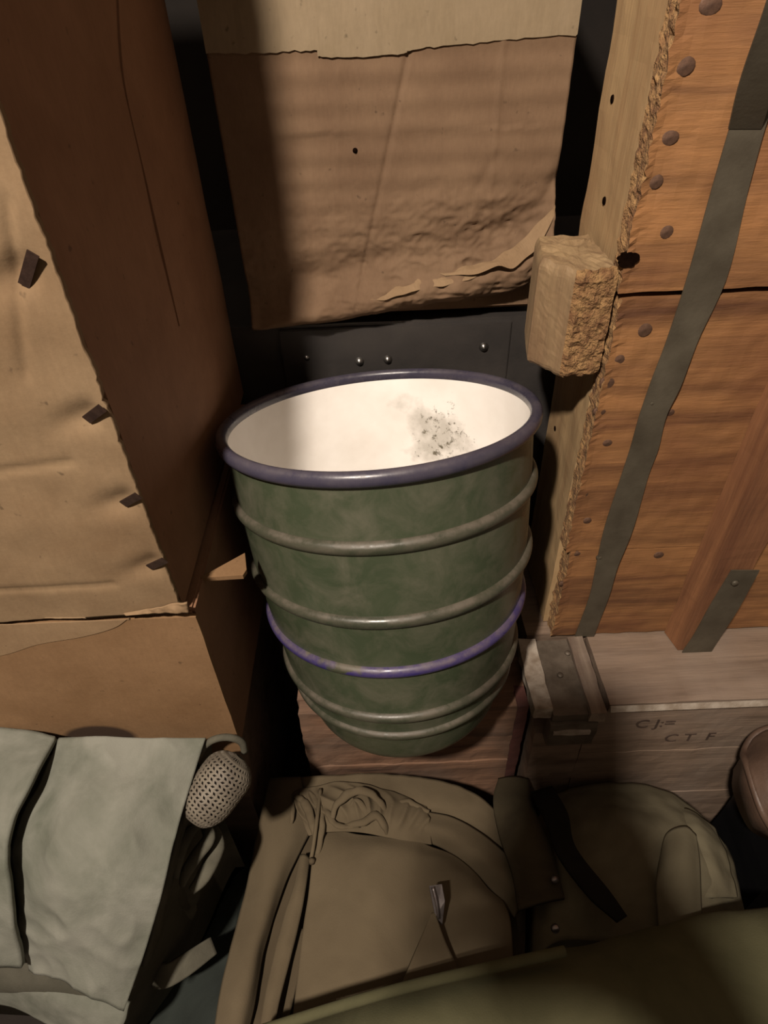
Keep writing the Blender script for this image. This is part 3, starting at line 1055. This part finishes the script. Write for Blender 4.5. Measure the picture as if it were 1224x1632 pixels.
# dark gusset and folded inner cloth that show at the open side
rows = [[az(328, 1185, -.53), az(350, 1172, -.545), az(385, 1180, -.56)],
        [az(296, 1260, -.54), az(305, 1270, -.58), az(330, 1290, -.62)],
        [az(268, 1370, -.56), az(285, 1380, -.62), az(320, 1420, -.68)],
        [az(225, 1540, -.62), az(250, 1500, -.68), az(290, 1480, -.74)]]
patch('gusset', rows, 'canvas_grey_dark', cg, 20, 40, 0.004, wrinkle=0.002)
for pts, r in (([(300, 1245, -.560), (285, 1290, -.566), (270, 1350, -.576)], 0.0045),
               ([(318, 1310, -.590), (296, 1335, -.586), (283, 1370, -.590), (280, 1400, -.60)], 0.0065),
               ([(325, 1312, -.600), (333, 1335, -.596), (312, 1365, -.596), (296, 1392, -.60), (290, 1410, -.61)], 0.0070),
               ([(340, 1320, -.615), (345, 1350, -.612), (325, 1395, -.615), (305, 1420, -.62)], 0.0080)):
    tube('inner_fold', [az(*q) for q in pts], [r * 0.6, r, r * 0.9, r * 0.5], 'webbing', cg, 24, 10, flat=0.6)
tube('piping', [az(318, 1196, -.512), az(338, 1180, -.500), az(362, 1175, -.498), az(384, 1182, -.505), az(390, 1198, -.52)], 0.0032, 'webbing', cg, 20, 8)
rows = [[az(262, 1505, -.70), az(290, 1512, -.70), az(345, 1490, -.71)], [az(232, 1560, -.715), az(275, 1568, -.715), az(285, 1560, -.72)], ]
patch('loop_strap', [[az(246, 1530, -.712), az(228, 1572, -.722)], [az(266, 1536, -.702), az(262, 1576, -.712)], [az(300, 1516, -.705), az(300, 1556, -.715)], [az(336, 1494, -.712), az(346, 1520, -.722)]],
      'webbing', cg, 12, 30, 0.004)

# perforated canister in the bag's mouth
mc = empty('strainer', az(345, 1240, -.59), 'perforated grey metal strainer poking out of the canvas bag', 'strainer')
c0, c1 = az(324, 1284, -.536), az(376, 1216, -.518)
axm = (c1 - c0).normalized()
L = (c1 - c0).length
um = axm.cross(Vector((0, 0, 1))).normalized()
vm_ = um.cross(axm)


def capsule(rad, nseg, nrow, hole):
    vv, ff = [], []
    pr = []
    for k in range(nrow + 1):
        t = k / nrow
        h = -0.012 + (L + 0.018) * t
        e = max(0, (h - (L - 0.012)) / 0.018)
        e2 = max(0, (0.010 - h) / 0.024)
        r = rad * math.sqrt(max(0.02, 1 - e * e * 0.96)) * math.sqrt(max(0.1, 1 - e2 * e2 * 0.8))
        pr.append((r, h))
    for k, (r, h) in enumerate(pr):
        for j in range(nseg):
            a = 2 * math.pi * (j + 0.5 * (k % 2 if hole else 0)) / nseg
            vv.append(c0 + axm * h + (um * math.cos(a) + vm_ * math.sin(a)) * r)
    for k in range(nrow):
        for j in range(nseg):
            ff.append([k * nseg + j, k * nseg + (j + 1) % nseg, (k + 1) * nseg + (j + 1) % nseg, (k + 1) * nseg + j])
    ff.append([nrow * nseg + j for j in range(nseg)])
    ff.append([j for j in range(nseg)])
    return vv, ff


vv, ff = capsule(0.0225, 30, 17, True)
v, f = list(vv), []
for q in ff:
    if len(q) != 4:
        f.append(q)
        continue
    c = sum((vv[i] for i in q), Vector()) / 4
    b = len(v)
    v += [c + (vv[i] - c) * 0.50 for i in q]
    for k in range(4):
        f.append([q[k], q[(k + 1) % 4], b + (k + 1) % 4, b + k])
so = obj('perforated_shell', v, f, 'mesh_metal', mc, smooth=False)
sm_ = so.modifiers.new('solid', 'SOLIDIFY')
sm_.thickness = 0.0008
vv, ff = capsule(0.0205, 20, 10, False)
obj('core', vv, ff, 'dark_cloth', mc, smooth=True)

# teal tarp on the floor between the bags
tt = empty('tarp', (-0.16, 0.22, 0.0), 'dark teal tarpaulin lying in the gap between the two bundles', 'tarpaulin')
rows = [[az(120, 1380, -.80), az(290, 1380, -.80), az(392, 1360, -.80)],
        [az(100, 1500, -.79), az(280, 1500, -.785), az(376, 1480, -.79)],
        [az(100, 1700, -.78), az(240, 1700, -.77), az(345, 1700, -.78)]]
patch('sheet', rows, 'teal_tarp', tt, 40, 40, floor=0.003, wrinkle=0.003, wscale=25)

# ================================================================== khaki jacket, centre
kj = empty('jacket', (0.0, 0.26, 0.0), 'folded khaki jacket with drawstring hood and silver zip pull', 'jacket')
kz = -0.735
rows = [[az(436, 1250, kz), az(560, 1244, kz), az(690, 1252, kz), az(800, 1300, kz), az(838, 1370, kz)],
        [az(405, 1400, kz), az(540, 1400, kz), az(680, 1400, kz), az(760, 1420, kz), az(838, 1450, kz)],
        [az(370, 1540, kz), az(500, 1540, kz), az(640, 1540, kz), az(750, 1540, kz), az(836, 1540, kz)],
        [az(340, 1720, kz), az(480, 1720, kz), az(620, 1720, kz), az(760, 1720, kz), az(830, 1720, kz)]]
patch('body', rows, 'khaki_dark', kj, 50, 50, floor=0.004, wrinkle=0.003, wscale=22)


def soft(amp, s=18):
    return lambda u, v, p: amp * nz(p, s, 2.2) + amp * 0.4 * nz(p, s * 2.2, 5)


# back layer: left strip and the part behind the hood
rows = [[az(428, 1240, -.724), az(455, 1238, -.716), az(490, 1240, -.716), az(530, 1262, -.726)],
        [az(412, 1320, -.722), az(440, 1320, -.712), az(466, 1325, -.714), az(492, 1335, -.728)],
        [az(392, 1410, -.722), az(420, 1410, -.712), az(440, 1410, -.714), az(456, 1410, -.728)],
        [az(368, 1510, -.722), az(395, 1510, -.712), az(412, 1510, -.714), az(425, 1510, -.728)],
        [az(348, 1600, -.722), az(372, 1600, -.712), az(392, 1600, -.714), az(406, 1600, -.728)],
        [az(330, 1700, -.722), az(356, 1700, -.712), az(376, 1700, -.714), az(388, 1700, -.728)]]
patch('back_panel', rows, 'khaki', kj, 24, 60, 0.005, disp=soft(0.0025))
rows = [[az(480, 1240, -.716), az(560, 1232, -.712), az(650, 1236, -.712), az(735, 1254, -.716), az(790, 1290, -.722), az(835, 1345, -.73)],
        [az(490, 1275, -.714), az(560, 1268, -.708), az(640, 1272, -.708), az(715, 1286, -.710), az(775, 1318, -.716), az(820, 1370, -.722)],
        [az(500, 1300, -.724), az(560, 1300, -.724), az(640, 1304, -.724), az(700, 1312, -.724), az(760, 1345, -.726), az(805, 1395, -.73)]]
patch('hood', rows, 'khaki', kj, 60, 20, 0.005, disp=soft(0.003, 30))
rows = [[az(612, 1292, -.712), az(660, 1290, -.706), az(730, 1306, -.706), az(790, 1345, -.708), az(845, 1400, -.714)],
        [az(610, 1312, -.706), az(660, 1312, -.699), az(720, 1330, -.699), az(780, 1372, -.701), az(835, 1430, -.708)],
        [az(606, 1336, -.712), az(655, 1340, -.710), az(705, 1352, -.710), az(760, 1395, -.711), az(820, 1462, -.715)]]
patch('hood_band', rows, 'khaki', kj, 50, 20, 0.005, disp=soft(0.002, 26))
# front placket strips
rows = [[az(478, 1362, -.712), az(494, 1366, -.712)], [az(468, 1410, -.702), az(488, 1410, -.702)], [az(452, 1460, -.701), az(479, 1460, -.701)],
        [az(434, 1530, -.701), az(462, 1530, -.701)], [az(418, 1610, -.702), az(442, 1610, -.702)], [az(406, 1700, -.702), az(426, 1700, -.702)]]
patch('placket', rows, 'khaki', kj, 10, 50, 0.005, disp=lambda u, v, p: 0.003 * math.sin(u * math.pi) + 0.001 * nz(p, 60))
rows = [[az(478, 1480, -.716), az(488, 1480, -.716)], [az(462, 1560, -.714), az(474, 1560, -.714)], [az(446, 1640, -.714), az(458, 1640, -.714)], [az(436, 1720, -.714), az(448, 1720, -.714)]]
patch('placket', rows, 'khaki_dark', kj, 8, 40, 0.005)
# main front panel
rows = [[az(506, 1316, -.712), az(560, 1324, -.706), az(625, 1334, -.704), az(690, 1344, -.704), az(745, 1376, -.705), az(800, 1440, -.710)],
        [az(500, 1345, -.700), az(560, 1352, -.694), az(625, 1358, -.692), az(690, 1368, -.692), az(750, 1405, -.694), az(810, 1470, -.702)],
        [az(495, 1410, -.698), az(550, 1414, -.690), az(620, 1420, -.688), az(690, 1430, -.688), az(755, 1460, -.691), az(815, 1510, -.70)],
        [az(482, 1500, -.698), az(540, 1500, -.689), az(610, 1505, -.687), az(690, 1515, -.687), az(755, 1530, -.691), az(820, 1555, -.70)],
        [az(468, 1600, -.698), az(530, 1600, -.690), az(605, 1600, -.688), az(690, 1600, -.69), az(760, 1600, -.694), az(830, 1600, -.70)],
        [az(456, 1720, -.70), az(520, 1720, -.692), az(600, 1720, -.69), az(690, 1720, -.69), az(760, 1720, -.694), az(830, 1720, -.70)]]


def frontfold(u, v, p):
    d = 0.0030 * math.sin(u * 19 + 1.5 * math.sin(v * 4)) * (0.5 + 0.5 * v) + 0.005 * nz(p, 13) + 0.0015 * nz(p, 40)
    d += 0.0035 * math.exp(-((u - 0.52 + 0.05 * v) / 0.04) ** 2) * max(0, 1 - v)
    return d


patch('front_panel', rows, 'khaki', kj, 90, 70, 0.006, disp=frontfold)
# gathered cloth at the drawstring
for k, (pts, r) in enumerate((([(470, 1268, -.706), (486, 1280, -.698), (498, 1312, -.694), (504, 1340, -.700)], 0.006),
                              ([(492, 1262, -.706), (508, 1285, -.695), (512, 1318, -.694), (505, 1362, -.697)], 0.0055),
                              ([(512, 1262, -.704), (522, 1296, -.692), (540, 1316, -.688), (572, 1318, -.688)], 0.0042),
                              ([(528, 1312, -.692), (536, 1284, -.684), (558, 1264, -.682), (585, 1262, -.684), (606, 1280, -.690), (616, 1300, -.700)], 0.0058),
                              ([(545, 1318, -.690), (575, 1312, -.686), (600, 1300, -.688), (614, 1318, -.694), (618, 1332, -.702)], 0.0062),
                              ([(552, 1300, -.694), (566, 1280, -.690), (580, 1290, -.690), (588, 1306, -.694)], 0.0055),
                              ([(468, 1275, -.712), (466, 1300, -.708), (464, 1312, -.712)], 0.0035),
                              ([(622, 1286, -.706), (650, 1278, -.700), (684, 1294, -.704)], 0.0042),
                              )):
    tube('gathered_fold', [az(*q) for q in pts], [r * 0.35, r * 0.8, r * 0.75, r * 0.5], 'khaki', kj, 30, 10, flat=0.6, disp=lambda t, a, q: 0.0016 * nz(q, 120))
def pleats(u, v, p):
    w_ = math.sin(u * 34 + 3.0 * math.sin(v * 3.1 + u * 5) + 2 * nz(p, 30))
    return 0.0042 * (1 - abs(w_)) * math.sin(math.pi * min(1, max(0, v * 1.15))) + 0.003 * nz(p, 50)


patch('gathered_cloth', [[az(462, 1262, -.714), az(500, 1252, -.706), az(550, 1246, -.702), az(600, 1254, -.704), az(680, 1282, -.710)],
                         [az(476, 1296, -.706), az(510, 1288, -.696), az(560, 1284, -.690), az(612, 1292, -.692), az(684, 1308, -.702)],
                         [az(492, 1332, -.708), az(520, 1326, -.700), az(570, 1326, -.697), az(626, 1336, -.699), az(688, 1346, -.706)]],
      'khaki', kj, 110, 40, 0.004, disp=pleats)
dso = tube('drawstring', [az(511, 1258, -.700), az(506, 1300, -.688), az(500, 1345, -.690), az(496, 1368, -.694)], 0.0022, 'khaki', kj, 24, 8)
lathe('drawstring_tip', [(0.0001, 0.003), (0.003, 0.002), (0.0034, -0.002), (0.0001, -0.003)], 'khaki_dark', dso, az(497, 1372, -.692), (0.2, 0.4, 1), 12, False)
# zip pull and the little triangular flap under it
zp = [az(684, 1412, -.648), az(704, 1409, -.648), az(709, 1436, -.656), az(705, 1472, -.668), az(694, 1462, -.664)]
pv = zp + [q - Vector((0, 0, 0.006)) for q in zp]
n_ = len(zp)
zo = obj('zip_pull', pv, [list(range(n_)), list(range(2 * n_ - 1, n_ - 1, -1))] + [[i, (i + 1) % n_, (i + 1) % n_ + n_, i + n_] for i in range(n_)], 'silver', kj)
zo['label'] = 'silver metal zip pull'
tube('zip_ridge', [az(690, 1414, -.646), az(696, 1440, -.653), az(699, 1464, -.662)], 0.0016, 'silver', zo, 12, 8)
rows = [[az(688, 1454, -.662), az(693, 1454, -.662)], [az(664, 1512, -.660), az(710, 1500, -.666)], [az(638, 1576, -.664), az(732, 1546, -.676)]]
patch('corner_flap', rows, 'khaki', kj, 16, 24, 0.003, disp=lambda u, v, p: 0.003 * math.sin(u * math.pi) * v)

# ================================================================== rolled olive canvas in the foreground
rc = empty('canvas_roll', (0.2, 0.12, 0.18), 'olive canvas roll across the bottom edge, nearest the camera', 'canvas')
ctr = [az(420, 1810, -.665), az(560, 1762, -.665), az(780, 1694, -.665), az(1000, 1646, -.665), (0.29, 0.125, Z(-.67)), (0.42, 0.138, Z(-.675))]
tube('roll', ctr, 0.063, 'olive', rc, 60, 40, disp=lambda t, a, q: 0.004 * nz(q, 14) + 0.0015 * nz(q, 40))
tube('hem', [az(395, 1650, -.606), az(540, 1604, -.604), az(660, 1570, -.604), az(790, 1540, -.604), az(900, 1516, -.608)], 0.0042, 'olive', rc, 40, 10)

# ================================================================== canvas pouch at the right
pc = empty('pouch', (0.24, 0.29, 0.0), 'drab canvas pouch with leather strap in shade before the stencilled crate', 'pouch')
rows = [[az(846, 1330, -.77), az(876, 1268, -.755), az(960, 1248, -.745), az(1050, 1258, -.745), az(1110, 1290, -.745), az(1160, 1345, -.765)],
        [az(850, 1380, -.735), az(890, 1330, -.715), az(970, 1310, -.705), az(1050, 1310, -.705), az(1115, 1330, -.712), az(1176, 1390, -.75)],
        [az(850, 1440, -.725), az(890, 1400, -.70), az(970, 1390, -.69), az(1050, 1390, -.69), az(1120, 1400, -.70), az(1186, 1440, -.745)],
        [az(850, 1540, -.73), az(890, 1500, -.71), az(970, 1500, -.70), az(1050, 1500, -.70), az(1125, 1500, -.71), az(1200, 1520, -.75)]]
patch('body', rows, 'pouch_canvas', pc, 60, 40, floor=0.004, wrinkle=0.004, wscale=25)
rows = [[az(1050, 1370, -.690), az(1062, 1328, -.690), az(1092, 1316, -.690), az(1110, 1330, -.692)],
        [az(1046, 1400, -.682), az(1066, 1370, -.676), az(1096, 1360, -.676), az(1116, 1372, -.686)],
        [az(1046, 1430, -.684), az(1070, 1422, -.677), az(1098, 1416, -.677), az(1118, 1424, -.688)],
        [az(1050, 1480, -.690), az(1072, 1480, -.686), az(1100, 1480, -.686), az(1120, 1480, -.692)]]
patch('fold', rows, 'pouch_canvas', pc, 24, 30, 0.005)
rows = [[az(1060, 1285, -.738), az(1100, 1288, -.735), az(1140, 1318, -.74)],
        [az(1080, 1318, -.712), az(1118, 1322, -.708), az(1156, 1356, -.725)],
        [az(1112, 1352, -.704), az(1140, 1372, -.704), az(1168, 1396, -.722)],
        [az(1118, 1430, -.702), az(1145, 1430, -.704), az(1176, 1430, -.722)]]
patch('fold', rows, 'pouch_canvas', pc, 24, 30, 0.006, wrinkle=0.002)
# dark strap with its keeper in front of the pouch
rows = [[az(794, 1240, -.745), az(842, 1240, -.745)], [az(786, 1275, -.722), az(846, 1275, -.722)], [az(796, 1330, -.704), az(866, 1320, -.704)], [az(816, 1390, -.695), az(886, 1376, -.695)], [az(826, 1450, -.69), az(900, 1430, -.69)]]
sst = patch('shoulder_strap', rows, 'strap_canvas', pc, 12, 40, 0.005, disp=lambda u, v, p: 0.003 * math.sin(u * math.pi))
rows = [[az(846, 1262, -.715), az(880, 1252, -.715)], [az(870, 1310, -.690), az(905, 1296, -.690)], [az(890, 1364, -.676), az(918, 1350, -.676)], [az(940, 1430, -.672), az(972, 1420, -.672)], [az(985, 1470, -.676), az(1000, 1460, -.676)]]
patch('leather_strap', rows, 'dark_cloth', pc, 10, 40, 0.004)
for q in ((884, 1402, -.684), (885, 1480, -.684)):
    lathe('stud', [(0.0001, 0.003), (0.003, 0.0022), (0.0042, 0), (0.0001, -0.002)], 'silver', sst, az(*q), (0, -0.4, 1), 12, False)

# brown leather case at the right edge
le = empty('leather_case', (0.45, 0.31, 0.0), 'brown leather case cut off by the right edge of the photo', 'case')
rows = [[az(1186, 1200, -.635), az(1213, 1168, -.625), az(1280, 1150, -.615), az(1360, 1160, -.62)],
        [az(1194, 1225, -.620), az(1228, 1205, -.605), az(1290, 1200, -.595), az(1370, 1210, -.60)],
        [az(1214, 1290, -.630), az(1248, 1280, -.615), az(1310, 1280, -.61), az(1390, 1290, -.62)],
        [az(1236, 1330, -.655), az(1262, 1335, -.65), az(1320, 1350, -.66), az(1400, 1350, -.67)]]
patch('shell', rows, 'leather', le, 30, 30, floor=Z(-.67), wrinkle=0.001)
tube('piping', [az(1240, 1335, -.655), az(1214, 1290, -.632), az(1193, 1225, -.624), az(1187, 1198, -.637), az(1213, 1166, -.628), az(1280, 1150, -.618)], 0.0042, 'leather', le, 40, 8)
v, f = grid_box((0.405, 0.245, 0.003), (0.50, 0.340, Z(-.672)), 0.02, wob(0.002, 20))
obj('base', v, f, 'phone_black', le)

# ================================================================== the person taking the picture: phone, hand and forearm at the camera's own place, out of frame
PU = -Vector(cd)                                # up along the phone's back
PR = Vector(cr)
PB = -Vector(cf)                                # away from the scene
PO = CAM + PB * 0.012


OFX, OFY = 0.0, 0.0


def ph(x, y, z=0.0):                            # phone coordinates: x right, y up, z towards the person
    return PO + PR * (x - OFX) + PU * (y + OFY) + PB * z


phn = empty('smartphone', ph(-0.032, -0.06, 0.0), 'black smartphone held up by the person taking the picture', 'phone')
X0, X1, Y0, Y1 = -0.099, -0.023, -0.104, 0.056


def slab(name, x0, x1, y0, y1, z0, z1, rad, mat):
    out = []
    for cx, cy, a0 in ((x1 - rad, y1 - rad, 0), (x0 + rad, y1 - rad, 90), (x0 + rad, y0 + rad, 180), (x1 - rad, y0 + rad, 270)):
        for k in range(7):
            a = math.radians(a0 + 15 * k)
            out.append((cx + rad * math.cos(a), cy + rad * math.sin(a)))
    m = len(out)
    vv = [ph(x, y, z0) for x, y in out] + [ph(x, y, z1) for x, y in out]
    ff = [list(range(m)), list(range(2 * m - 1, m - 1, -1))] + [[i, (i + 1) % m, (i + 1) % m + m, i + m] for i in range(m)]
    return obj(name, vv, ff, mat, phn)


slab('body', X0, X1, Y0, Y1, 0.002, 0.0105, 0.010, 'phone_black')
slab('screen', X0 + 0.003, X1 - 0.003, Y0 + 0.004, Y1 - 0.004, 0.0106, 0.0112, 0.008, 'phone_black')

OFX, OFY = 0.042, 0.024
per = bpy.data.meshes.new('person')
J, E_, Rr = [], [], []


def chain(pts, rad, root=None):
    last = root
    for p, r in zip(pts, rad):
        J.append(ph(*p))
        Rr.append(r)
        if last is not None:
            E_.append((last, len(J) - 1))
        last = len(J) - 1
    return last


palm = chain([(0.032, -0.100, 0.030)], [0.027])
wrist = chain([(0.060, -0.150, 0.050), (0.085, -0.185, 0.070), (0.15, -0.28, 0.14), (0.20, -0.36, 0.20)], [0.024, 0.024, 0.032, 0.038], palm)
kn = chain([(0.018, -0.070, 0.028)], [0.020], palm)
for pts in ([(0.020, -0.045, 0.010), (0.004, -0.040, -0.010), (-0.030, -0.038, -0.014)],):
    chain(pts, [0.010, 0.009, 0.008], kn)
chain([(0.016, -0.090, -0.004), (-0.010, -0.078, -0.012), (-0.050, -0.070, -0.012), (-0.102, -0.070, -0.004)], [0.010, 0.0095, 0.009, 0.008], palm)
chain([(0.014, -0.112, -0.004), (-0.012, -0.100, -0.012), (-0.052, -0.094, -0.012), (-0.104, -0.096, -0.002)], [0.010, 0.0095, 0.009, 0.008], palm)
chain([(0.014, -0.130, 0.000), (-0.012, -0.122, -0.010), (-0.050, -0.116, -0.010), (-0.100, -0.120, 0.000)], [0.009, 0.0085, 0.008, 0.0075], palm)
chain([(0.008, -0.082, 0.040), (-0.020, -0.062, 0.030), (-0.050, -0.050, 0.020)], [0.012, 0.010, 0.009], palm)
po = phn
base_p = ph(0.03, -0.1, 0.03)
per.from_pydata([tuple(q - base_p) for q in J], E_, [])
per.materials.append(MATS['skin'])
pe = bpy.data.objects.new('person', per)
pe.location = base_p
col.objects.link(pe)
tag(pe, 'hand and forearm of the person holding up the black smartphone', 'person')
md = pe.modifiers.new('skin', 'SKIN')
for k, d in enumerate(per.skin_vertices[0].data):
    d.radius = (Rr[k], Rr[k])
    d.use_root = (k == 0)
sd = pe.modifiers.new('sub', 'SUBSURF')
sd.levels = sd.render_levels = 2
tube('sleeve', [ph(0.092, -0.196, 0.078), ph(0.15, -0.28, 0.14), ph(0.22, -0.39, 0.22), ph(0.26, -0.46, 0.27)], [0.038, 0.044, 0.052, 0.056], 'sleeve_cloth', pe, 24, 20,
     disp=lambda t, a, q: 0.003 * nz(q, 40))
